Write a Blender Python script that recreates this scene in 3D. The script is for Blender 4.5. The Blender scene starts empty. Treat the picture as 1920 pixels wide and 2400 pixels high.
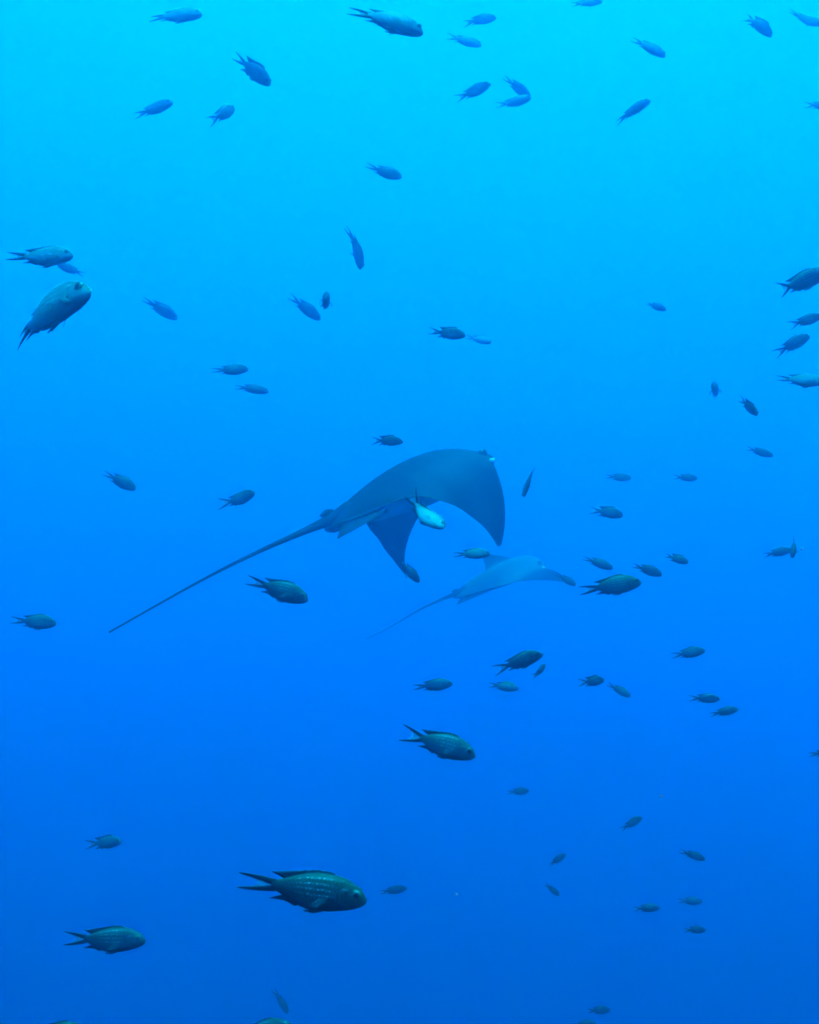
import bpy, math, random
import numpy as np
from mathutils import Vector, Matrix

S = bpy.context.scene
C = S.collection

# ------------------------------------------------------------------ camera
FOV = 50.0
cam = bpy.data.cameras.new("camera")
cam_ob = bpy.data.objects.new("camera", cam)
C.objects.link(cam_ob)
cam_ob.location = (0, 0, 0)
PITCH = math.radians(11)
cam_ob.rotation_euler = (math.radians(90) + PITCH, 0, 0)   # looking along +Y and a little upwards
cam.sensor_fit = "VERTICAL"
cam.angle = math.radians(FOV)
cam.clip_start = 0.05
cam.clip_end = 1000
S.camera = cam_ob

# ------------------------------------------------------------------ daylight above the sea
SUN_EL, SUN_ROT = math.radians(79), math.radians(160)
w = bpy.data.worlds.new("World")
S.world = w
w.use_nodes = True
bg = w.node_tree.nodes["Background"]
sky = w.node_tree.nodes.new("ShaderNodeTexSky")
sky.sky_type = "NISHITA"
sky.sun_disc = False
sky.sun_elevation = SUN_EL
sky.sun_rotation = SUN_ROT
w.node_tree.links.new(sky.outputs[0], bg.inputs[0])
bg.inputs[1].default_value = 0.10
sun = bpy.data.lights.new("sun", "SUN")
sun.energy = 4.2
sun.angle = math.radians(0.5)
sun.color = (1.0, 0.96, 0.9)
sun_ob = bpy.data.objects.new("sun", sun)
C.objects.link(sun_ob)
sdir = Vector((math.sin(SUN_ROT) * math.cos(SUN_EL), math.cos(SUN_ROT) * math.cos(SUN_EL), math.sin(SUN_EL)))
sun_ob.rotation_euler = sdir.to_track_quat("Z", "Y").to_euler()
sun_ob.location = sdir * 60

S.view_settings.view_transform = "Standard"
S.view_settings.look = "None"
S.view_settings.gamma = 1
S.view_settings.use_curve_mapping = False
S.view_settings.exposure = 2.68                          # exposed for eighteen metres down

S.render.engine = "CYCLES"
S.cycles.volume_bounces = 6
S.cycles.max_bounces = 10
S.cycles.use_denoising = True
S.cycles.filter_width = 1.9                              # soft compact-camera lens

# ------------------------------------------------------------------ sea water (one closed even volume)
def mesh_ob(name, verts, faces, mat, parent=None, smooth=True, uvs=None):
    me = bpy.data.meshes.new(name)
    me.from_pydata([tuple(map(float, v)) for v in verts], [], [tuple(int(i) for i in f) for f in faces])
    me.update()
    if uvs is not None:
        lay = me.uv_layers.new(name="UVMap")
        for lp in me.loops:
            lay.data[lp.index].uv = uvs[lp.vertex_index]
    if smooth:
        me.polygons.foreach_set("use_smooth", [True] * len(me.polygons))
    if mat:
        me.materials.append(mat)
    o = bpy.data.objects.new(name, me)
    C.objects.link(o)
    if parent:
        o.parent = parent
    return o


m_water = bpy.data.materials.new("sea_water")
m_water.use_nodes = True
nt = m_water.node_tree
nt.nodes.clear()
out = nt.nodes.new("ShaderNodeOutputMaterial")
pv = nt.nodes.new("ShaderNodeVolumePrincipled")
pv.inputs["Color"].default_value = (0.0, 0.62, 0.905, 1)
pv.inputs["Absorption Color"].default_value = (0, 0, 0, 1)
pv.inputs["Density"].default_value = 0.115
pv.inputs["Anisotropy"].default_value = 0.87
va = nt.nodes.new("ShaderNodeVolumeAbsorption")           # water swallows red light
va.inputs["Color"].default_value = (0, 1, 1, 1)
va.inputs["Density"].default_value = 0.3
ad = nt.nodes.new("ShaderNodeAddShader")
nt.links.new(pv.outputs[0], ad.inputs[0])
nt.links.new(va.outputs[0], ad.inputs[1])
nt.links.new(ad.outputs[0], out.inputs["Volume"])

R0, ZT, ZB = 90, 18, -80
bv = [(x, y, z) for x in (-R0, R0) for y in (-R0, R0) for z in (ZB, ZT)]
haze = mesh_ob("haze", bv, [(0, 1, 3, 2), (4, 6, 7, 5), (0, 4, 5, 1), (2, 3, 7, 6), (0, 2, 6, 4), (1, 5, 7, 3)], m_water, smooth=False)
haze["kind"] = "stuff"
haze["label"] = "clear deep blue open sea water, paler towards the surface"

# ------------------------------------------------------------------ materials
def new_mat(name):
    m = bpy.data.materials.new(name)
    m.use_nodes = True
    return m, m.node_tree, m.node_tree.nodes["Principled BSDF"]


def math_node(nt, op, a=None, b=None, c=None):
    n = nt.nodes.new("ShaderNodeMath")
    n.operation = op
    for i, v in enumerate((a, b, c)):
        if v is None:
            continue
        if isinstance(v, (int, float)):
            n.inputs[i].default_value = v
        else:
            nt.links.new(v, n.inputs[i])
    return n.outputs[0]


def mix_col(nt, fac, a, b):
    n = nt.nodes.new("ShaderNodeMix")
    n.data_type = "RGBA"
    if isinstance(fac, (int, float)):
        n.inputs[0].default_value = fac
    else:
        nt.links.new(fac, n.inputs[0])
    for k, v in ((6, a), (7, b)):
        if isinstance(v, tuple):
            n.inputs[k].default_value = (*v, 1)
        else:
            nt.links.new(v, n.inputs[k])
    return n.outputs[2]


def simple(name, col, rough=0.5, spec=0.4):
    m, nt, b = new_mat(name)
    tc = nt.nodes.new("ShaderNodeTexCoord")
    no = nt.nodes.new("ShaderNodeTexNoise")
    no.inputs["Scale"].default_value = 14
    nt.links.new(tc.outputs["Object"], no.inputs[0])
    c = mix_col(nt, no.outputs[0], tuple(x * 0.7 for x in col), tuple(min(1, x * 1.3) for x in col))
    nt.links.new(c, b.inputs["Base Color"])
    b.inputs["Roughness"].default_value = rough
    b.inputs["Specular IOR Level"].default_value = spec
    return m


def fish_skin():
    m, nt, b = new_mat("fish_skin")
    uv = nt.nodes.new("ShaderNodeUVMap")
    sp = nt.nodes.new("ShaderNodeSeparateXYZ")
    nt.links.new(uv.outputs[0], sp.inputs[0])
    u, v = sp.outputs[0], sp.outputs[1]
    at = nt.nodes.new("ShaderNodeAttribute")
    at.attribute_type = "OBJECT"
    at.attribute_name = "painted_light"
    pale = at.outputs["Fac"]
    # shade painted in: flank darker than the back; silvery chin is its own colour
    back, flank, chin = (0.030, 0.034, 0.019), (0.016, 0.015, 0.013), (0.05, 0.05, 0.042)
    r1 = nt.nodes.new("ShaderNodeMapRange")
    r1.interpolation_type = "SMOOTHSTEP"
    nt.links.new(v, r1.inputs[0]); r1.inputs[1].default_value = 0.62; r1.inputs[2].default_value = 0.95
    c = mix_col(nt, r1.outputs[0], flank, back)
    r2 = nt.nodes.new("ShaderNodeMapRange")
    r2.interpolation_type = "SMOOTHSTEP"
    nt.links.new(u, r2.inputs[0]); r2.inputs[1].default_value = 0.30; r2.inputs[2].default_value = 0.02
    chinmask = math_node(nt, "MULTIPLY", r2.outputs[0], math_node(nt, "SUBTRACT", 1.0, r1.outputs[0]))
    c = mix_col(nt, math_node(nt, "MULTIPLY", chinmask, 0.7), c, chin)
    lit_skin = mix_col(nt, r1.outputs[0], (0.32, 0.34, 0.30), (0.17, 0.18, 0.13))  # light reflected off the flank, painted as a lighter skin
    c = mix_col(nt, pale, c, lit_skin)
    # scale rows: pale dashes along the shoulder, scale pattern with glints painted in
    rows = math_node(nt, "SINE", math_node(nt, "MULTIPLY", v, 44.0))
    cols = math_node(nt, "SINE", math_node(nt, "ADD", math_node(nt, "MULTIPLY", u, 150.0), math_node(nt, "MULTIPLY", v, 23.0)))
    dash = math_node(nt, "MULTIPLY", math_node(nt, "MAXIMUM", math_node(nt, "SUBTRACT", rows, 0.15), 0.0), math_node(nt, "MULTIPLY_ADD", cols, 0.35, 0.65))
    ru = nt.nodes.new("ShaderNodeMapRange"); ru.interpolation_type = "SMOOTHSTEP"
    nt.links.new(u, ru.inputs[0]); ru.inputs[1].default_value = 0.30; ru.inputs[2].default_value = 0.42
    ru2 = nt.nodes.new("ShaderNodeMapRange"); ru2.interpolation_type = "SMOOTHSTEP"
    nt.links.new(u, ru2.inputs[0]); ru2.inputs[1].default_value = 0.92; ru2.inputs[2].default_value = 0.55
    rv = nt.nodes.new("ShaderNodeMapRange"); rv.interpolation_type = "SMOOTHSTEP"
    nt.links.new(v, rv.inputs[0]); rv.inputs[1].default_value = 0.28; rv.inputs[2].default_value = 0.5
    mask = math_node(nt, "MULTIPLY", math_node(nt, "MULTIPLY", ru.outputs[0], ru2.outputs[0]), rv.outputs[0])
    no = nt.nodes.new("ShaderNodeTexNoise")
    tc = nt.nodes.new("ShaderNodeTexCoord")
    nt.links.new(tc.outputs["Object"], no.inputs[0]); no.inputs["Scale"].default_value = 60
    mask = math_node(nt, "MULTIPLY", mask, math_node(nt, "MULTIPLY", no.outputs[0], 1.5))
    nb = nt.nodes.new("ShaderNodeTexNoise"); nb.inputs["Scale"].default_value = 1.0; nb.inputs["Detail"].default_value = 1
    mp = nt.nodes.new("ShaderNodeMapping"); mp.inputs["Scale"].default_value = (16, 26, 1)
    nt.links.new(uv.outputs[0], mp.inputs[0]); nt.links.new(mp.outputs[0], nb.inputs[0])
    gl = nt.nodes.new("ShaderNodeMapRange"); gl.inputs[1].default_value = 0.42; gl.inputs[2].default_value = 0.68
    gl.inputs[3].default_value = 0.15; gl.inputs[4].default_value = 1.5
    nt.links.new(nb.outputs[0], gl.inputs[0])
    df = math_node(nt, "MULTIPLY", math_node(nt, "MULTIPLY", dash, mask), gl.outputs[0])
    c = mix_col(nt, math_node(nt, "MULTIPLY", df, 1.0), c, (0.48, 0.51, 0.47))
    c = mix_col(nt, math_node(nt, "MULTIPLY", no.outputs[0], 0.25), c, (0.03, 0.03, 0.025))
    nt.links.new(c, b.inputs["Base Color"])
    b.inputs["Roughness"].default_value = 0.5
    b.inputs["Specular IOR Level"].default_value = 0.12
    bump = nt.nodes.new("ShaderNodeBump")
    bump.inputs["Strength"].default_value = 0.12
    bump.inputs["Distance"].default_value = 0.002
    nt.links.new(math_node(nt, "MULTIPLY", rows, cols), bump.inputs["Height"])
    nt.links.new(bump.outputs[0], b.inputs["Normal"])
    return m


def membrane_mat(name, col, alpha):
    m, nt, b = new_mat(name)
    nt.nodes.remove(b)
    o = nt.nodes["Material Output"]
    d = nt.nodes.new("ShaderNodeBsdfDiffuse"); d.inputs[0].default_value = (*col, 1)
    t = nt.nodes.new("ShaderNodeBsdfTranslucent"); t.inputs[0].default_value = (*col, 1)
    tr = nt.nodes.new("ShaderNodeBsdfTransparent")
    a = nt.nodes.new("ShaderNodeMixShader"); a.inputs[0].default_value = 0.55
    nt.links.new(d.outputs[0], a.inputs[1]); nt.links.new(t.outputs[0], a.inputs[2])
    a2 = nt.nodes.new("ShaderNodeMixShader"); a2.inputs[0].default_value = alpha
    nt.links.new(tr.outputs[0], a2.inputs[1]); nt.links.new(a.outputs[0], a2.inputs[2])
    nt.links.new(a2.outputs[0], o.inputs["Surface"])
    return m


M_SKIN = fish_skin()
M_FIN = simple("dark_fin", (0.014, 0.013, 0.016), 0.6, 0.2)
M_TAIL = simple("black_tail_edge", (0.012, 0.010, 0.014), 0.6, 0.2)
M_MEMB = membrane_mat("clear_fin_membrane", (0.55, 0.6, 0.55), 0.45)
M_PECT = membrane_mat("pectoral_membrane", (0.30, 0.32, 0.30), 0.22)
M_EYE = simple("eye_iris", (0.10, 0.09, 0.05), 0.2, 0.5)
M_PUPIL = simple("eye_pupil", (0.006, 0.006, 0.006), 0.1, 0.5)
M_GILLSLIT = simple("gill_slit", (0.012, 0.010, 0.010), 0.7, 0.1)

# ------------------------------------------------------------------ fish shape (total length 1, nose at x=+0.5)
XS = np.array([0.50, 0.49, 0.465, 0.43, 0.38, 0.31, 0.22, 0.12, 0.02, -0.06, -0.13, -0.19, -0.235])
UP = np.array([0.002, 0.034, 0.062, 0.089, 0.114, 0.136, 0.150, 0.150, 0.131, 0.104, 0.074, 0.048, 0.038])
LO = np.array([0.002, 0.030, 0.052, 0.074, 0.098, 0.123, 0.144, 0.152, 0.141, 0.112, 0.075, 0.043, 0.034])
WD = np.array([0.002, 0.026, 0.043, 0.054, 0.062, 0.071, 0.076, 0.074, 0.062, 0.046, 0.030, 0.017, 0.011])
ZC = np.array([-0.025, -0.025, -0.021, -0.016, -0.010, -0.003, 0, 0, 0, 0, 0, 0, 0])   # mouth sits low


def prof(arr, x):
    return np.interp(-np.asarray(x, float), -XS, arr)


def smooth_prof(arr, x):
    # small box average keeps the outline round between stations
    x = np.asarray(x, float)
    return sum(prof(arr, np.clip(x + d, -0.235, 0.5)) for d in (-0.014, -0.007, 0, 0.007, 0.014)) / 5


def surf(x, th, off=0.0):
    up, lo, wd, zc = (smooth_prof(a, x) for a in (UP, LO, WD, ZC))
    s, c = np.sin(th), np.cos(th)
    z = zc + np.where(s > 0, up, lo) * np.sign(s) * np.abs(s) ** 0.95
    y = wd * np.sign(c) * np.abs(c) ** 0.9
    n = np.array([0 * x, c / np.maximum(wd, 0.01), s / np.maximum(np.where(s > 0, up, lo), 0.01)])
    n = n / np.maximum(np.linalg.norm(n, axis=0), 1e-9)
    return np.array([x + 0 * th, y, z]) + n * off


class Bend:
    """swimming curve of the spine: sideways bend of the tail, slight counter-bend of the head"""
    def __init__(self, k):
        xs = np.linspace(0.55, -0.65, 121)
        th = np.where(xs < 0.18, k * 1.35 * (0.18 - xs), -k * 0.55 * (xs - 0.18) * -1)
        th = np.where(xs < 0.18, th, -k * 0.55 * (0.18 - xs) * -1)
        px, py = [0.55], [0.0]
        for i in range(1, len(xs)):
            a = 0.5 * (th[i] + th[i - 1]); h = xs[i] - xs[i - 1]
            px.append(px[-1] + h * math.cos(a)); py.append(py[-1] - h * math.sin(a))
        i0 = int(np.argmin(np.abs(xs - 0.18)))
        self.x, self.th = xs, th
        self.px = np.array(px) - px[i0] + 0.18
        self.py = np.array(py) - py[i0]

    def __call__(self, P):
        P = np.asarray(P, float)
        q = -P[:, 0]
        px, py, th = (np.interp(q, -self.x, a) for a in (self.px, self.py, self.th))
        return np.stack([px + P[:, 1] * np.sin(th), py + P[:, 1] * np.cos(th), P[:, 2]], 1)


def grid_sheet(G, T):
    """a thin closed fin from an n x m grid of centre points and a grid of thicknesses"""
    G = np.asarray(G, float)
    n, m = G.shape[:2]
    du = np.gradient(G, axis=0); dv = np.gradient(G, axis=1)
    N = np.cross(du, dv)
    N /= np.maximum(np.linalg.norm(N, axis=2, keepdims=True), 1e-12)
    T = np.broadcast_to(np.asarray(T, float), (n, m))[..., None]
    A, B = G + N * T / 2, G - N * T / 2
    V = np.concatenate([A.reshape(-1, 3), B.reshape(-1, 3)])
    F = []
    o = n * m
    for i in range(n - 1):
        for j in range(m - 1):
            a, b, c, d = i * m + j, (i + 1) * m + j, (i + 1) * m + j + 1, i * m + j + 1
            F.append((a, b, c, d)); F.append((o + d, o + c, o + b, o + a))
    edge = [(i * m) for i in range(n)] + [(n - 1) * m + j for j in range(1, m)] + [i * m + m - 1 for i in range(n - 2, -1, -1)] + [j for j in range(m - 2, 0, -1)]
    for k in range(len(edge)):
        a, b = edge[k], edge[(k + 1) % len(edge)]
        F.append((b, a, o + a, o + b))
    return V, F


def body_geo():
    nx, nt_ = 30, 24
    t = np.linspace(0, 1, nx)
    xs = 0.5 - 0.735 * (t ** 1.35 * 0.6 + t * 0.4)
    th = np.linspace(0, 2 * math.pi, nt_, endpoint=False)
    V, U = [], []
    for x in xs:
        p = surf(np.full(nt_, x), th).T
        V.append(p)
        U += [((0.5 - x) / 0.735, 0.5 + 0.5 * math.sin(a)) for a in th]
    V = np.concatenate(V)
    F = []
    for i in range(nx - 1):
        for j in range(nt_):
            F.append((i * nt_ + j, i * nt_ + (j + 1) % nt_, (i + 1) * nt_ + (j + 1) % nt_, (i + 1) * nt_ + j))
    F.append(tuple(range(nt_))[::-1]); F.append(tuple((nx - 1) * nt_ + j for j in range(nt_)))
    return V, F, U


def median_fin(x0, x1, top, h0, h1, sweep, raised):
    n, m = 16, 4
    G = np.zeros((n, m, 3)); T = np.zeros((n, m))
    for i in range(n):
        s = i / (n - 1)
        xb = x0 + (x1 - x0) * s
        zb = float(smooth_prof(UP, xb)) - 0.012 if top else -float(smooth_prof(LO, xb)) + 0.012
        grow = min(1, s / 0.12) ** 0.7
        h = (h0 + (h1 - h0) * max(0, (s - 0.6) / 0.4) ** 1.5) * grow * (2.2 if raised else 1) + 0.012
        if s < 0.72:
            h *= 1.06 if i % 2 else 0.93                    # spine tips stand proud of the web
        sw = 0.018 + sweep * max(0, (s - 0.45) / 0.55) ** 2
        for j in range(m):
            q = j / (m - 1)
            G[i, j] = (xb - sw * q, 0, zb + (h * q if top else -h * q))
            T[i, j] = 0.010 * (1 - q) + 0.002
    return grid_sheet(G, T)


def tail_geo(spread):
    VV, FF = [], []
    lobes = []
    for sg in (1, -1):
        n, m = 12, 4
        G = np.zeros((n, m, 3)); T = np.zeros((n, m))
        tip = np.array([-0.5, sg * (0.046 + 0.10 * spread)])
        base = np.array([-0.205, sg * 0.020])
        for i in range(n):
            s = i / (n - 1)
            c = base * (1 - s) + tip * s
            c[1] += sg * 0.006 * math.sin(math.pi * s)
            wd = 0.047 * (1 - s) ** 0.5 * (1 - 0.25 * s) + 0.002
            for j in range(m):
                q = j / (m - 1) - 0.5
                G[i, j] = (c[0] + 0.25 * wd * q * sg, 0, c[1] + wd * q)
                T[i, j] = 0.016 * (1 - s) ** 1.5 + 0.003
        lobes.append(G)
        V, F = grid_sheet(G, T)
        k = sum(len(v) for v in VV)
        VV.append(V); FF += [tuple(i + k for i in f) for f in F]
    # clear web between the lobes
    n = 8
    G = np.zeros((n, 4, 3))
    for i in range(n):
        s = i / (n - 1) * 0.62
        a = lobes[0][0, 0] * 0; 
        k = s * 11
        i0 = int(k); fr = k - i0
        A = lobes[0][i0, 0] * (1 - fr) + lobes[0][min(11, i0 + 1), 0] * fr
        B = lobes[1][i0, 3] * (1 - fr) + lobes[1][min(11, i0 + 1), 3] * fr
        for j in range(4):
            q = j / 3
            p = A * (1 - q) + B * q
            p[0] += 0.10 * s * math.sin(math.pi * q)
            G[i, j] = p
    W = grid_sheet(G, 0.002)
    return (np.concatenate(VV), FF), W


def paired_fin(side, kind):
    n, m = 6, 5
    G = np.zeros((n, m, 3)); T = np.zeros((n, m))
    if kind == "pectoral":
        r = surf(np.array([0.20]), np.array([-0.25 if side > 0 else math.pi + 0.25]))[:, 0]
        ax = np.array([-0.80, side * 0.38, -0.30]); wide = np.array([0.15, side * 0.15, 0.95])
        L, W = 0.15, 0.07
    else:
        r = surf(np.array([0.17]), np.array([-1.25 if side > 0 else math.pi + 1.25]))[:, 0]
        ax = np.array([-0.95, side * 0.05, -0.10]); wide = np.array([0.35, side * 0.1, -0.9])
        L, W = 0.15, 0.035
    ax /= np.linalg.norm(ax); wide /= np.linalg.norm(wide)
    for i in range(n):
        s = i / (n - 1)
        wd = W * (0.25 + 0.75 * math.sin(min(1, s * 1.25) * math.pi / 2)) * (1 if s < 0.8 else 1 - (s - 0.8) * 2)
        for j in range(m):
            q = j / (m - 1) - 0.5
            G[i, j] = r + ax * (L * s * (1 - 0.35 * (2 * q) ** 2 * s) - 0.01) + wide * wd * q
            T[i, j] = 0.004
    return grid_sheet(G, T)


def eye_geo(side, r, out):
    V, F = [], []
    c = surf(np.array([0.418]), np.array([0.42 if side > 0 else math.pi - 0.42]))[:, 0]
    n, m = 7, 14
    for i in range(n):
        a = math.pi / 2 * i / (n - 1)
        for j in range(m):
            b = 2 * math.pi * j / m
            V.append((c[0] + r * math.sin(a) * math.cos(b), c[1] + side * (out * math.cos(a) - 0.006), c[2] + r * math.sin(a) * math.sin(b)))
    for i in range(n - 1):
        for j in range(m):
            F.append((i * m + j, i * m + (j + 1) % m, (i + 1) * m + (j + 1) % m, (i + 1) * m + j))
    F.append(tuple((n - 1) * m + j for j in range(m)))
    return V, F


def gill_geo(side, slit):
    """gill cover: a raised plate whose free rear edge stands off the flank, with a dark slit behind"""
    n, m = 9, 5
    G = np.zeros((n, m, 3)); T = np.zeros((n, m))
    for i in range(n):
        s = i / (n - 1)
        th = (0.45 - 0.75 * s) if slit else (0.55 - 1.35 * s)
        bulge = math.sin(math.pi * s) ** 0.8
        xr = 0.318 - 0.050 * bulge + 0.02 * s
        xf = xr + (0.050 if not slit else 0.016)
        if slit:
            xr -= 0.006
        for j in range(m):
            q = j / (m - 1)
            x = xf + (xr - xf) * q
            a = th if side > 0 else math.pi - th
            off = (0.001 + 0.009 * q * bulge) if not slit else 0.0015
            G[i, j] = surf(np.array([x]), np.array([a]), off)[:, 0]
            T[i, j] = 0.003 if not slit else 0.002
    return grid_sheet(G, T)


GEO = {}
PROTO = {}


def geo(key, fn):
    if key not in GEO:
        GEO[key] = fn()
    return GEO[key]


def build_fish(bend, spread, raised, near):
    """one damselfish of this pose, at the origin, total length 1"""
    B = Bend(bend)
    root = bpy.data.objects.new("damselfish", None)
    root.empty_display_size = 0.05
    C.objects.link(root)
    V, F, U = geo("body", body_geo)
    body = mesh_ob("body", B(V), F, M_SKIN, root, uvs=U)
    V, F = geo(("dorsal", raised), lambda: median_fin(0.27, -0.135, True, 0.017, 0.032, 0.100, raised))
    mesh_ob("dorsal_fin", B(V), F, M_FIN, root)
    V, F = geo(("anal", raised), lambda: median_fin(-0.005, -0.135, False, 0.012, 0.034, 0.095, raised))
    mesh_ob("anal_fin", B(V), F, M_FIN, root)
    (V, F), (WV, WF) = geo(("tail", spread), lambda: tail_geo(spread))
    tail = mesh_ob("tail_fin", B(V), F, M_TAIL, root)
    mesh_ob("membrane", B(WV), WF, M_MEMB, tail)
    for sd in (1, -1):
        V, F = geo(("pect", sd), lambda: paired_fin(sd, "pectoral"))
        mesh_ob("pectoral_fin", B(V), F, M_PECT, root)
        V, F = geo(("eye", sd), lambda: eye_geo(sd, 0.040, 0.018))
        e = mesh_ob("eye", B(V), F, M_EYE, root)
        V, F = geo(("pupil", sd), lambda: eye_geo(sd, 0.031, 0.022))
        mesh_ob("pupil", B(V), F, M_PUPIL, e)
        if near:
            V, F = geo(("pelv", sd), lambda: paired_fin(sd, "pelvic"))
            mesh_ob("pelvic_fin", B(V), F, M_FIN, root)
            V, F = geo(("gill", sd), lambda: gill_geo(sd, False))
            guv = [((0.5 - v[0]) / 0.735, 0.5 + 0.5 * max(-1, min(1, v[2] / 0.15))) for v in V]
            g = mesh_ob("gill_cover", B(V), F, M_SKIN, root, uvs=guv)
            V, F = geo(("slit", sd), lambda: gill_geo(sd, True))
            mesh_ob("gill_slit", B(V), F, M_GILLSLIT, g)
    return root




def copy_tree(o, parent=None):
    c = o.copy()
    C.objects.link(c)
    if parent:
        c.parent = parent
    for ch in list(o.children):
        copy_tree(ch, c)
    return c


FPX = 1200 / math.tan(math.radians(FOV / 2))                # focal length in pixels of a 1920 x 2400 frame


VIEW = Matrix.Rotation(PITCH, 3, "X")


def at(px, py, d):
    return VIEW @ Vector(((px - 960) / FPX * d, d, (1200 - py) / FPX * d))


def place_fish(tail, nose, d, yaw, roll, bend, spread, raised, pale, label):
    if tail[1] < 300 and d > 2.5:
        pale = max(pale, 0.3)  # lit backs of the topmost fish painted in as a lighter tint
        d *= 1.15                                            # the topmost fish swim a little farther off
    rr = random.Random(int(tail[0] * 7 + tail[1] * 13))
    if bend == 0:
        bend = rr.choice((-.4, -.2, 0, .2, .4))              # no two hold quite the same stroke
    roll += rr.uniform(-7, 7)
    deep = rr.uniform(0.93, 1.09)
    near = math.hypot(nose[0] - tail[0], nose[1] - tail[1]) > 104 or d < 2.5
    key = (bend, spread, raised, near)
    if key not in PROTO:
        root = build_fish(*key)
        PROTO[key] = root
    else:
        root = copy_tree(PROTO[key])
    flat = (at(*nose, d) - at(*tail, d)).length
    L = flat / math.cos(math.radians(yaw))
    dd = L * math.sin(math.radians(yaw)) / 2                 # positive yaw: nose nearer than tail
    N, T = at(*nose, d - dd), at(*tail, d + dd)
    ends = Bend(bend)([(0.5, 0, -0.02), (-0.5, 0, 0)])
    ln, lt = Vector(ends[0]), Vector(ends[1])
    sc = (N - T).length / (ln - lt).length
    # frame of the model along its own nose-tail line
    fl = (ln - lt).normalized(); ul = Vector((0, 0, 1)); ul = (ul - fl * ul.dot(fl)).normalized(); sl = ul.cross(fl)
    fw = (N - T).normalized(); uw = Vector((0, 0.0, 1))
    uw = (uw - fw * uw.dot(fw)).normalized()
    uw = Matrix.Rotation(math.radians(roll), 3, fw) @ uw
    sw = uw.cross(fw)
    Ml = Matrix((fl, sl, ul)).transposed(); Mw = Matrix((fw, sw, uw)).transposed()
    Rm = Mw @ Ml.transposed()
    mid_l = (ln + lt) / 2
    loc = (N + T) / 2 - Rm @ (mid_l * sc)
    root.matrix_world = Matrix.Translation(loc) @ Rm.to_4x4() @ Matrix.Diagonal((sc, sc * rr.uniform(0.9, 1.15), sc * deep, 1))
    root["label"] = label
    root["category"] = "fish"
    root["group"] = "damselfish scattered through the open water"
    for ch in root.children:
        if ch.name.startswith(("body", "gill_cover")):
            ch["painted_light"] = float(pale)  # how much light is painted into this skin
    return root


# ------------------------------------------------------------------ eagle rays
def ray_skin():
    m, nt, b = new_mat("ray_skin")
    tc = nt.nodes.new("ShaderNodeTexCoord")
    uv = nt.nodes.new("ShaderNodeUVMap")
    sp = nt.nodes.new("ShaderNodeSeparateXYZ")
    nt.links.new(uv.outputs[0], sp.inputs[0])                # x: distance from the midline, y: 1 on the back, 0 on the belly
    n1 = nt.nodes.new("ShaderNodeTexNoise"); n1.inputs["Scale"].default_value = 4; n1.inputs["Detail"].default_value = 6
    nt.links.new(tc.outputs["Object"], n1.inputs[0])
    mo = nt.nodes.new("ShaderNodeMapRange"); mo.interpolation_type = "SMOOTHSTEP"
    nt.links.new(n1.outputs[0], mo.inputs[0]); mo.inputs[1].default_value = 0.36; mo.inputs[2].default_value = 0.66
    back = mix_col(nt, mo.outputs[0], (0.002, 0.0025, 0.0028), (0.028, 0.030, 0.029))
    rb = nt.nodes.new("ShaderNodeMapRange"); rb.interpolation_type = "SMOOTHSTEP"
    nt.links.new(math_node(nt, "ADD", sp.outputs[0], math_node(nt, "MULTIPLY", n1.outputs[0], 0.10)), rb.inputs[0])
    rb.inputs[1].default_value = 0.10; rb.inputs[2].default_value = 0.30
    belly = mix_col(nt, rb.outputs[0], (0.42, 0.42, 0.40), (0.03, 0.03, 0.028))  # wing undersides coloured dark for their shade, middle of the belly pale
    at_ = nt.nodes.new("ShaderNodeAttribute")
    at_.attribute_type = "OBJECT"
    at_.attribute_name = "painted_light"
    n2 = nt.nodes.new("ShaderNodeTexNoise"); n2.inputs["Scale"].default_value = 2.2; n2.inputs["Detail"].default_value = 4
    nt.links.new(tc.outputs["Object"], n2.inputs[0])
    sheen = mix_col(nt, n2.outputs[0], (0.05, 0.055, 0.05), (0.34, 0.36, 0.33))  # sunlit sheen painted as a mottled lighter back
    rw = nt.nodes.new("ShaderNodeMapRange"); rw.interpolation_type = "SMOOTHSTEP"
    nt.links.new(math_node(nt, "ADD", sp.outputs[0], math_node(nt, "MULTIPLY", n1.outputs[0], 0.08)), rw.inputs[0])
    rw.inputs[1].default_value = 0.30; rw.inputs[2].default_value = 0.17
    back = mix_col(nt, math_node(nt, "MULTIPLY", at_.outputs["Fac"], rw.outputs[0]), back, sheen)
    c = mix_col(nt, sp.outputs[1], belly, back)
    nt.links.new(c, b.inputs["Base Color"])
    b.inputs["Roughness"].default_value = 0.8
    b.inputs["Specular IOR Level"].default_value = 0.15
    bump = nt.nodes.new("ShaderNodeBump"); bump.inputs["Strength"].default_value = 0.45; bump.inputs["Distance"].default_value = 0.03
    nt.links.new(n1.outputs[0], bump.inputs["Height"]); nt.links.new(bump.outputs[0], b.inputs["Normal"])
    return m


M_RAY = ray_skin()
M_RAYDARK = simple("ray_dark_skin", (0.016, 0.017, 0.016), 0.85, 0.1)
M_RAYPALE = simple("ray_pale_spot", (0.55, 0.56, 0.52), 0.5, 0.3)


def sstep(a, b, x):
    t = min(1, max(0, (x - a) / (b - a)))
    return t * t * (3 - 2 * t)


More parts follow.
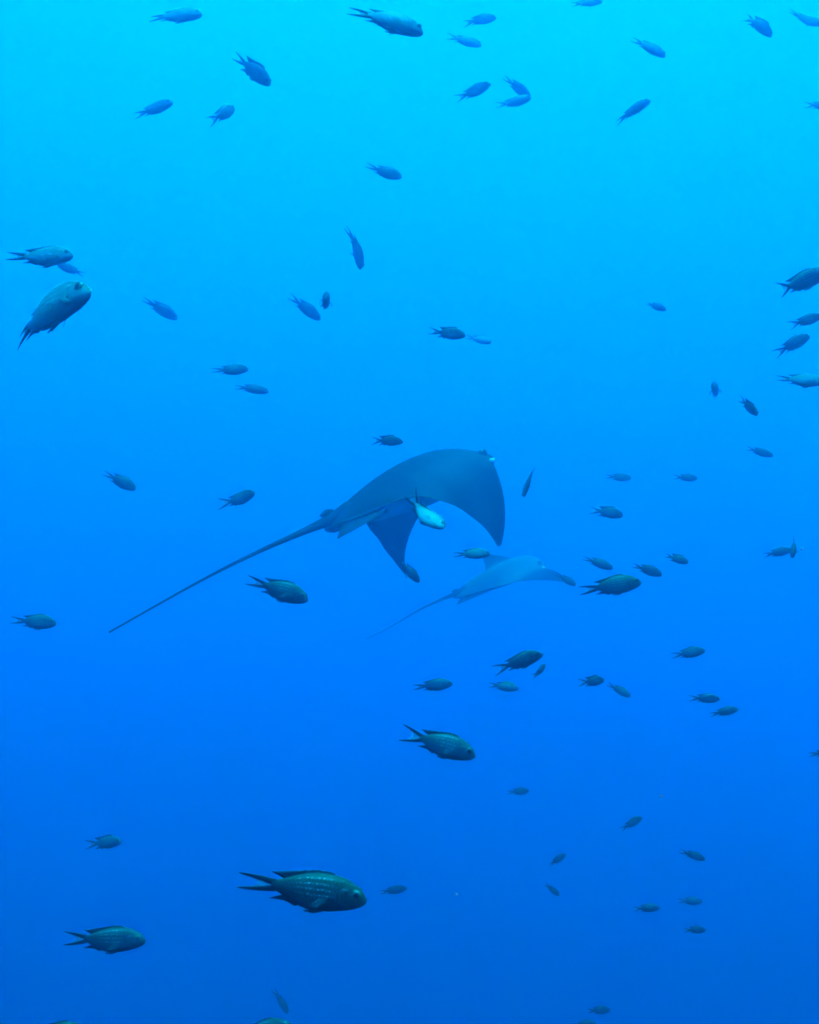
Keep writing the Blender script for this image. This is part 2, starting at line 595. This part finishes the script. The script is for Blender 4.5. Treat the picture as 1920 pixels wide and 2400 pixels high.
class RayShape:
    def __init__(self, p):
        self.__dict__.update(p)
        self.y0 = 0.15

    def arc(self, l, side):
        """lateral / vertical position and droop angle after arc length l from the midline"""
        p0, p1 = (self.n0, self.n1) if side < 0 else (self.f0, self.f1)
        n = 40; y = z = 0.0; ph = 0.0
        for k in range(n):
            m = l * (k + 0.5) / n
            v = max(0, (m - self.y0) / self.S)
            ph = (p0 + p1 * v) * sstep(0.07, 0.23, m)
            y += math.cos(ph) * l / n; z -= math.sin(ph) * l / n
        return y * side, z, ph

    def edges(self, l, side=-1):
        v = (l - self.y0) / self.S
        if v > 0:
            le = self.xh - (self.xh - self.xt) * v ** max(self.ple, 0.75)
            if side > 0:                                    # the far wing is flexed, its front edge swept back
                le -= 0.075 * math.sin(math.pi * min(1, 0.85 * v)) * getattr(self, "flex", 0)
            te = self.xr + (self.xt - 0.025 - self.xr) * v ** self.pte + 0.006 * math.sin(19 * v) * (1 - v)
        else:
            q = l / self.y0
            le = self.xh + 0.10 * (1 - q ** 3.2)
            te = self.xb + (self.xr - self.xb) * sstep(0.12, 1.0, q) ** 1.2
        return le, te

    def point(self, l, side, u, top):
        le, te = self.edges(l, side)
        y, z, ph = self.arc(l, side)
        v = max(0, (l - self.y0) / self.S)
        chord = le - te
        x = le - chord * u
        hump = math.exp(-(l / 0.115) ** 2)
        h = hump * (0.135 if top else 0.095) + 0.030 * (1 - v) ** 1.3 + 0.004
        pr = 2.1 * u ** 0.55 * (1 - u) ** 0.95 / (1 + 0.35 * u)
        if l < self.y0:                                     # blunt head, long fairing towards the tail root
            pr = max(pr, 0.0) + (0.58 if top else 0.25) * hump * (1 - u) ** 0.5 * u ** 0.95
        h *= pr * (1.0 if top else 0.75)
        sg = 1 if top else -1
        ny, nz = math.sin(ph) * side, math.cos(ph)
        return (x, y + sg * h * ny, z + sg * h * nz)


def ray_body(R):
    lm = R.y0 + R.S
    ls = [lm * (1 - math.cos(math.pi / 2 * k / 22)) ** 0.75 for k in range(23)]
    st = [(-l, l, -1) for l in reversed(ls[1:])] + [(l, l, 1) for l in ls]
    us = [0.5 - 0.5 * math.cos(math.pi * k / 20) for k in range(21)]
    V, U, F = [], [], []
    n = 40
    for (sl, l, side) in st:
        vtip = max(0, (l - R.y0) / R.S)
        for k in range(21):
            V.append(R.point(l, side, us[k], True)); U.append((l, 1.0 if 0 < k < 20 else 0.8))
        for k in range(19, 0, -1):
            V.append(R.point(l, side, us[k], False)); U.append((l, 0.0))
    for i in range(len(st) - 1):
        for k in range(n):
            F.append((i * n + k, i * n + (k + 1) % n, (i + 1) * n + (k + 1) % n, (i + 1) * n + k))
    F.append(tuple(range(n))); F.append(tuple((len(st) - 1) * n + k for k in range(n))[::-1])
    return V, F, U


def tube(pts, rad, m=10):
    V, F = [], []
    for i, (p, r) in enumerate(zip(pts, rad)):
        p = Vector(p)
        t = (Vector(pts[min(i + 1, len(pts) - 1)]) - Vector(pts[max(i - 1, 0)])).normalized()
        a = t.cross(Vector((0, 0, 1))).normalized(); b = a.cross(t)
        for j in range(m):
            an = 2 * math.pi * j / m
            V.append(p + a * (r * math.cos(an)) + b * (r * math.sin(an)))
    for i in range(len(pts) - 1):
        for j in range(m):
            F.append((i * m + j, i * m + (j + 1) % m, (i + 1) * m + (j + 1) % m, (i + 1) * m + j))
    F.append(tuple(range(m))[::-1]); F.append(tuple((len(pts) - 1) * m + j for j in range(m)))
    return V, F


def make_ray(p, tail_px, label):
    R = RayShape(p)
    root = bpy.data.objects.new("eagle_ray", None)
    C.objects.link(root)
    cy, sy = math.cos(p["yaw"]), math.sin(p["yaw"])
    M = Matrix.Rotation(p["yaw"], 4, "Z") @ Matrix.Rotation(p["pitch"], 4, "Y") @ Matrix.Rotation(p["roll"], 4, "X")
    MW = VIEW.to_4x4() @ Matrix.Translation((p["cx"], p["D"], p["cz"])) @ M @ Matrix.Scale(p["s"], 4)
    root.matrix_world = MW
    V, F, U = ray_body(R)
    bo = mesh_ob("body", V, F, M_RAY, root, uvs=U)
    bo["painted_light"] = float(p.get("pale", 0))  # amount of sunlit sheen painted into the back
    # whip tail: length and sag so that its tip lies where the photograph shows it
    L, zt = 1.5, 0.0
    def proj(L, zt):
        q = VIEW.transposed() @ (MW @ Vector((R.xb - L, 0, zt)))
        return np.array([960 + FPX * q.x / q.y, 1200 - FPX * q.z / q.y])
    for _ in range(30):
        r = proj(L, zt) - np.array(tail_px)
        J = np.stack([(proj(L + 1e-4, zt) - proj(L, zt)) / 1e-4, (proj(L, zt + 1e-4) - proj(L, zt)) / 1e-4], 1)
        dl = np.linalg.solve(J, -r)
        L += float(np.clip(dl[0], -0.4, 0.4)); zt += float(np.clip(dl[1], -0.3, 0.3))
    print("ray tail", L, zt)
    pts, rad = [], []
    for k in range(41):
        s = k / 40
        pts.append((R.xb + 0.14 - (L + 0.14) * s, 0.035 * math.sin(2 * math.pi * s) * s, 0.03 * math.sin(math.pi * s) + zt * s ** 1.15 + 0.032 * (1 - s) ** 3))
        rad.append(0.030 * (1 - s) ** 9 + 0.012 * (1 - s) ** 1.6 + 0.0030)
    V, F = tube(pts, rad)
    mesh_ob("tail", V, F, M_RAYDARK, root)
    # small dorsal fin on the tail root
    G = np.zeros((7, 4, 3)); T = np.zeros((7, 4))
    for i in range(7):
        s = i / 6
        for j in range(4):
            q = j / 3
            G[i, j] = (R.xb + 0.075 - 0.07 * s - 0.02 * q, 0, 0.050 + (0.026 * (math.sin(math.pi * min(1, 0.25 + s * 0.62)))) * q)
            T[i, j] = 0.016 * (1 - q) + 0.003
    V, F = grid_sheet(G, T)
    mesh_ob("dorsal_fin", V, F, M_RAYDARK, root)
    for sd in (1, -1):
        # pelvic fins beside the tail root
        G = np.zeros((7, 5, 3)); T = np.zeros((7, 5))
        fold = p.get("pelv", 1.0) if sd < 0 else 0.1         # the left fin lies folded against the tail root
        a0, a1 = Vector((R.xr - 0.05, sd * (0.040 + 0.045 * fold), -0.022)), Vector((R.xb + 0.05, sd * 0.030, -0.012))
        b0, b1 = Vector((R.xr - 0.10 - 0.10 * fold, sd * (0.05 + 0.115 * fold), -0.035 * fold)), Vector((R.xb + 0.03 - 0.125 * fold, sd * (0.03 + 0.11 * fold), -0.05 * fold))
        for i in range(7):
            s = i / 6
            for j in range(5):
                q = j / 4
                p_ = (a0 * (1 - s) + a1 * s) * (1 - q) + (b0 * (1 - s) + b1 * s) * q
                G[i, j] = p_
                T[i, j] = 0.020 * (1 - q) + 0.004
        V, F = grid_sheet(G, T)
        mesh_ob("pelvic_fin", V, F, M_RAYDARK, root)
        # eye on the side of the head
        V, F = [], []
        c = Vector(R.point(0.115, sd, 0.10, True))
        for i in range(7):
            a = math.pi * i / 6
            for j in range(12):
                b = 2 * math.pi * j / 12
                V.append(c + Vector((0.024 * math.sin(a) * math.cos(b), 0.020 * math.cos(a), 0.022 * math.sin(a) * math.sin(b))))
        for i in range(6):
            for j in range(12):
                F.append((i * 12 + j, i * 12 + (j + 1) % 12, (i + 1) * 12 + (j + 1) % 12, (i + 1) * 12 + j))
        mesh_ob("eye", V, F, M_PUPIL, root)
        # small pale spot added on the leading corner of the wing
        c = Vector(R.point(0.165, sd, 0.015, True))
        V, F = [], []
        for i in range(7):
            a = math.pi * i / 6
            for j in range(10):
                b = 2 * math.pi * j / 10
                V.append(c + Vector((0.013 * math.sin(a) * math.cos(b), 0.018 * math.cos(a), 0.014 * math.sin(a) * math.sin(b))))
        for i in range(6):
            for j in range(10):
                F.append((i * 10 + j, i * 10 + (j + 1) % 10, (i + 1) * 10 + (j + 1) % 10, (i + 1) * 10 + j))
        mesh_ob("pale_spot", V, F, M_RAYPALE, root)
    root["label"] = label
    root["category"] = "ray"
    root["group"] = "eagle rays gliding away side by side"
    return root


make_ray(dict(yaw=.816, pitch=-.288, roll=-.295, cx=.039 * .84, cz=.093 * .84, D=5.0 * .84, flex=1, s=1.054 * .84, n0=.582, n1=1.492, f0=.739, f1=.631, S=.393,
              xh=.365, xt=.088, xr=-.24, ple=.469, pte=.78, xb=-.547), (256, 1482),
         "large dark eagle ray with drooping wings and long whip tail, in the middle")
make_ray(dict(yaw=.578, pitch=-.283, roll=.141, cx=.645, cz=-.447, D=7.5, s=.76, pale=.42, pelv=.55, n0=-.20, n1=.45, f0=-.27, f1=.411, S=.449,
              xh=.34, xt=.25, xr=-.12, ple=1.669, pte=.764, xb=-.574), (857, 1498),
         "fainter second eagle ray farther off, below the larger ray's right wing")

# ------------------------------------------------------------------ the shoal
# tail (x, y), nose (x, y) seen at that distance, distance, yaw, roll, bend, fork spread, raised dorsal, light painted into the skin, label
FISH = [
    ((352, 46), (474, 35), 2.6, 24, -18, 0, .1, 0, .55, "pale silvery fish with clear eye at the top edge, left of centre"),
    ((815, 24), (992, 79), 1.75, 0, -12, 0, .1, 0, .5, "large pale fish with dark belly line at the top edge, centre"),
    ((548, 129), (634, 199), 2.6, 10, 35, 0, .25, 1, .1, "slender dark fish diving right with its dorsal fin raised, upper left"),
    ((314, 273), (405, 240), 3.2, 12, -5, 0, .3, 0, .1, "blue fish heading up right, left one of the upper left pair"),
    ((487, 287), (548, 254), 3.0, -42, 5, .5, .8, 0, .1, "fish with widely forked tail, right one of the upper left pair"),
    ((857, 385), (942, 416), 3.4, 8, 5, 0, .1, 0, .1, "lone small fish pointing down right, between top row and middle of picture"),
    ((1338, 11), (1413, 3), 4.2, 0, 0, 0, .3, 0, .1, "faint fish cut by the top edge, right of centre"),
    ((1085, 58), (1163, 42), 4.0, 8, 5, .5, .5, 0, .1, "small fish just under the top edge, upper of two beside the large pale fish"),
    ((1046, 84), (1129, 107), 3.8, 5, -5, 0, .5, 0, .1, "small fish pointing slightly down, lower of two beside the large pale fish"),
    ((1480, 92), (1560, 133), 3.3, 10, -12, 0, .2, 0, .25, "fish pointing down right under the top edge, well right of centre"),
    ((1745, 42), (1809, 86), 3.0, 20, 0, 1, .6, 1, .1, "strongly bent fish with head turned down, near the top right corner"),
    ((1850, 24), (1930, 58), 4.4, 0, 0, -.5, .1, 0, .15, "very faint curved fish cut by the right edge in the top right corner"),
    ((1067, 232), (1150, 196), 3.4, 5, 5, 0, .5, 0, .05, "fish heading up right beside two crossing fish, upper right of centre"),
    ((1180, 180), (1243, 230), 4.0, 5, 50, 0, .1, 0, .1, "slender faint fish diving right, upper of two crossing fish"),
    ((1161, 246), (1246, 229), 3.8, 0, 5, -.5, .4, 0, .05, "fish lying level under a diving one, lower of two crossing fish"),
    ((1446, 290), (1525, 236), 2.9, 38, -8, 0, .3, 0, .1, "dark deep bodied fish climbing right with pale tail tips, upper right"),
    ((1884, 246), (1960, 250), 3.5, 0, 0, 0, .6, 0, .1, "fish cut by the right edge below the top right corner, only its tail end showing"),
    ((14, 600), (171, 600), 2.0, 5, -9, 0, .1, 0, .45, "teal fish swimming level at the left edge above a bigger one"),
    ((200, 645), (135, 620), 4.4, 0, 0, 0, .3, 0, .1, "faint fish turned left, half hidden under the level teal fish"),
    ((48, 808), (212, 684), 1.5, 46, -12, .5, .1, 0, .4, "large plump fish with pale face climbing right, at the left edge"),
    ((334, 700), (416, 748), 4.6, 0, 25, 0, 0, 0, .2, "slender faint fish pointing down right, right of the large plump climbing fish"),
    ((810, 531), (846, 631), 3.9, 5, 78, -.5, .1, 0, .15, "thin curved fish seen from above pointing straight down, upper centre"),
    ((677, 692), (751, 750), 4.5, 0, 35, 0, .3, 0, .35, "pale see-through looking slender fish beside a round dark one"),
    ((750, 711), (763, 701), 2.9, 82, 0, 0, .2, 1, 0, "round dark fish seen head on, beside a pale slender one"),
    ((495, 868), (583, 865), 3.4, 0, 0, 0, .1, 0, .15, "level fish left of centre, upper of two close together"),
    ((550, 908), (630, 919), 3.8, 5, -3, 0, .2, 0, .15, "slightly smaller fish left of centre, lower of two close together"),
    ((1004, 775), (1091, 787), 3.0, 24, 0, 0, .4, 1, 0, "dark deep bodied fish in front of a pale faint one, above the big ray"),
    ((1091, 789), (1152, 803), 4.8, 0, -10, 0, .3, 0, .6, "very pale faint fish just ahead of a dark deep bodied one"),
    ((1515, 711), (1562, 727), 4.6, 35, 5, 0, .1, 0, .1, "tiny lone fish pointing down right, right of centre above the rays"),
    ((1824, 681), (1948, 634), 2.2, -10, 5, -1, .9, 0, .1, "bent fish with open scissor tail cut by the right edge, top of four there"),
    ((1848, 764), (1927, 740), 2.9, 5, 0, 0, .8, 0, .05, "fish with pale pectoral fin at the right edge, second of four there"),
    ((1814, 832), (1898, 787), 3.2, 5, 10, 0, .6, 0, .05, "fish climbing right at the right edge, third of four there, wholly in view"),
    ((1820, 885), (1932, 895), 2.4, 0, -7, 0, .1, 0, .4, "paler teal fish cut by the right edge, lowest of four there"),
    ((1668, 924), (1676, 908), 3.9, 80.5, 10, 0, .2, 1, .05, "faint rounded fish seen end on, left of a small diving fish"),
    ((1732, 932), (1776, 973), 2.8, 40, 15, 0, .7, 1, .05, "dark short fish with open tail diving right, below the four at the right edge"),
    ((241, 1107), (318, 1147), 3.5, 5, 5, 0, .1, 0, .05, "fish pointing down right on the left side, above the big ray's tail tip"),
    ((510, 1182), (597, 1155), 3.1, 22, -3, -.5, .9, 0, .1, "deep bodied fish with drooping tail fork left of the big ray"),
    ((871, 1033), (945, 1036), 3.2, 20, 0, 0, .7, 1, .05, "short dark fish just above the big ray's back"),
    ((577, 1358), (722, 1407), 2.0, 5, 5, 0, .2, 0, .1, "dark teal fish close by pointing down right, under the big ray's tail"),
    ((24, 1453), (132, 1462), 2.9, 0, 3, 0, .2, 0, .1, "fish swimming level at the left edge, level with the tip of the ray's tail"),
    ((1254, 1094), (1227, 1166), 3.0, 10, 72, 0, .3, 0, .05, "thin dark fish seen edge on pointing down, right of the big ray's wing"),
    ((1419, 1116), (1480, 1121), 4.4, 5, -5, 0, .2, 0, .15, "small faint fish right of the big ray, left of two at the same height"),
    ((1577, 1118), (1635, 1122), 4.6, 0, 0, 0, .5, 0, .15, "small faint fish right of the big ray, right of two at the same height"),
    ((1748, 1049), (1813, 1069), 3.8, 5, 5, 0, .3, 0, .05, "fish pointing down right alone near the right edge, above the small school"),
    ((1382, 1196), (1461, 1209), 3.7, 8, 0, .5, .5, 1, .1, "fish with raised dorsal fin under two small faint ones, right of the big ray"),
    ((1061, 1301), (1149, 1299), 2.8, 0, -6, 0, .1, 0, .3, "teal level fish overlapping the top of the fainter ray"),
    ((1365, 1307), (1437, 1333), 3.6, 5, 0, 0, .1, 0, .1, "fish pointing down right above a bigger dark one, right of the faint ray"),
    ((1481, 1324), (1552, 1348), 3.5, 10, 0, 0, .1, 0, .05, "fish pointing down right, just above and ahead of a bigger dark one"),
    ((1558, 1301), (1614, 1319), 3.3, 30, 5, 0, .2, 1, .15, "short stout fish with raised dorsal fin, last on the right of a small school"),
    ((1357, 1385), (1503, 1365), 2.1, 5, 12, 0, .2, 0, .15, "dark fish close by with big eye, largest right of the faint ray"),
    ((1789, 1302), (1856, 1289), 3.6, 10, 0, 0, .3, 0, .15, "fish meeting an upright thin one near the right edge"),
    ((1859, 1259), (1857, 1306), 3.3, 55, -15, 0, .2, 0, 0, "thin upright dark fish at the nose of a level one, near the right edge"),
    ((962, 1150), (1042, 1236), 2.25, 10, -24, -1.5, .95, 0, .75, "bright silvery fish with black tail in front of the big ray's wing"),
    ((937, 1310), (983, 1365), 3.2, 15, 10, 0, .2, 0, .1, "fish diving at the tip of the big ray's far wing"),
    ((1303, 1345), (1350, 1372), 4.8, 10, 10, 0, .1, 0, .2, "faint fish just ahead of the fainter ray's head"),
    ((1156, 1573), (1273, 1533), 2.3, 5, 4, 0, .6, 0, 0, "dark sharp fish climbing right, biggest of the cluster below the rays"),
    ((1246, 1588), (1277, 1558), 3.8, -40, 10, .5, 1.0, 0, .05, "small faint fish with hanging fork, right behind the dark climbing fish"),
    ((968, 1611), (1061, 1603), 3.0, 3, 3, 0, .1, 0, .1, "level fish below the faint ray's tail, leftmost of the lower cluster"),
    ((1145, 1605), (1216, 1614), 3.7, 5, -5, 0, .2, 0, .3, "small greenish fish with pale cheek under the dark climbing fish"),
    ((1353, 1600), (1415, 1595), 3.1, -32, 5, 0, .7, 1, 0, "dark ragged looking fish with all fins spread, right of the lower cluster"),
    ((1423, 1602), (1478, 1633), 4.3, 5, 10, 0, .2, 0, .25, "faint fish pointing down right, following a dark ragged one"),
    ((1573, 1537), (1653, 1525), 3.3, 8, 0, 0, .3, 0, .05, "lone fish climbing slightly near the right side, below the small school"),
    ((1614, 1636), (1687, 1638), 3.6, 5, 2, 0, .4, 0, .05, "level dark fish low on the right, upper of two close together"),
    ((1663, 1676), (1731, 1662), 3.8, 8, 0, 0, .2, 0, .1, "blurrier fish low on the right, lower of two close together"),
    ((939, 1716), (1114, 1773), 1.65, 5, 4, 0, .55, 0, .12, "large dark fish with rows of pale scales and open tail, centre below the rays"),
    ((1895, 1769), (1962, 1762), 3.5, 0, 0, 0, .2, 0, .05, "fish tail poking in at the right edge, in the lower half"),
    ((1189, 1857), (1240, 1854), 4.9, 5, 0, 0, .2, 0, .15, "very faint tiny fish below the large scaly one, alone"),
    ((1455, 1945), (1505, 1916), 4.2, 15, 0, 0, .3, 0, .1, "small faint fish climbing right, alone in the lower right"),
    ((1592, 1994), (1653, 2015), 3.6, 8, 5, 0, .4, 0, 0, "small dark fish pointing down right, near the right side at the bottom"),
    ((1288, 2028), (1326, 2002), 5.0, 10, 5, 0, .1, 0, .05, "tiny blurred fish climbing right, above another tiny diving one"),
    ((1276, 2071), (1311, 2099), 4.8, 15, 10, 0, .3, 0, .05, "tiny blurred fish diving right, below another tiny climbing one"),
    ((1483, 2131), (1547, 2128), 4.2, 8, 0, 0, .3, 0, .05, "small level fish low down on the right, left of a fainter level one"),
    ((1589, 2111), (1646, 2113), 4.8, 5, 0, 0, .3, 0, .05, "faint level fish low down on the right, right of a darker one"),
    ((1603, 2181), (1655, 2180), 3.9, 15, 0, 0, .2, 0, 0, "small dark fish below two level ones, low down on the right"),
    ((1376, 2370), (1430, 2367), 4.5, 15, 0, 0, .3, 0, .05, "faint fish just above the bottom edge, right of centre"),
    ((1340, 2404), (1398, 2400), 4.9, 10, 0, 0, .2, 0, .05, "fish back barely showing at the bottom edge, right of centre"),
    ((200, 1980), (285, 1973), 3.6, 12, 0, 0, .6, 1, .15, "small greenish fish alone in the lower left"),
    ((557, 2062), (860, 2112), 1.05, 4, 10, 0, .12, 0, .05, "biggest and nearest fish, dark with pale stripes, low centre"),
    ((890, 2092), (954, 2082), 4.4, 5, 0, 0, .2, 0, .05, "faint small fish just ahead of the biggest fish's nose"),
    ((149, 2199), (341, 2206), 1.65, 3, 8, 0, .35, 0, .05, "big dark scaly fish swimming level in the bottom left"),
    ((45, 2430), (205, 2418), 2.0, 0, 0, 0, .2, 0, .1, "dark fish back cut by the bottom edge in the left corner"),
    ((640, 2318), (674, 2376), 4.6, 10, 25, 0, .5, 0, .25, "faint thin fish diving into another at the bottom edge"),
    ((535, 2437), (684, 2405), 2.5, 10, 0, 0, .2, 0, .1, "dark fish cut by the bottom edge, left of centre under a faint diver"),
]
for f_ in FISH:
    place_fish(*f_)

# ------------------------------------------------------------------ drifting specks
M_SPECK = simple("pale_speck", (0.3, 0.3, 0.28), 0.5, 0.3)
for (px, py, d, r, txt) in [(1071, 2096, 1.6, .0016, "tiny pale speck drifting between the biggest fish and the lower right fish"),
                            (1550, 1866, 1.8, .0014, "tiny pale speck drifting in the lower right above the tiny climbing fish"),
                            (1880, 1287, 2.0, .0018, "tiny pale speck drifting by the right edge beside the upright thin fish")]:
    V, F = [], []
    rr = random.Random(px)
    for i in range(5):
        a = math.pi * i / 4
        for j in range(6):
            b = 2 * math.pi * j / 6
            k = r * rr.uniform(0.7, 1.3)
            V.append((1.8 * k * math.sin(a) * math.cos(b), k * math.sin(a) * math.sin(b), k * math.cos(a)))
    for i in range(4):
        for j in range(6):
            F.append((i * 6 + j, i * 6 + (j + 1) % 6, (i + 1) * 6 + (j + 1) % 6, (i + 1) * 6 + j))
    o = mesh_ob("plankton_speck", V, F, M_SPECK)
    o.location = at(px, py, d)
    o["label"] = txt
    o["category"] = "plankton"
    o["group"] = "pale specks drifting in the water"
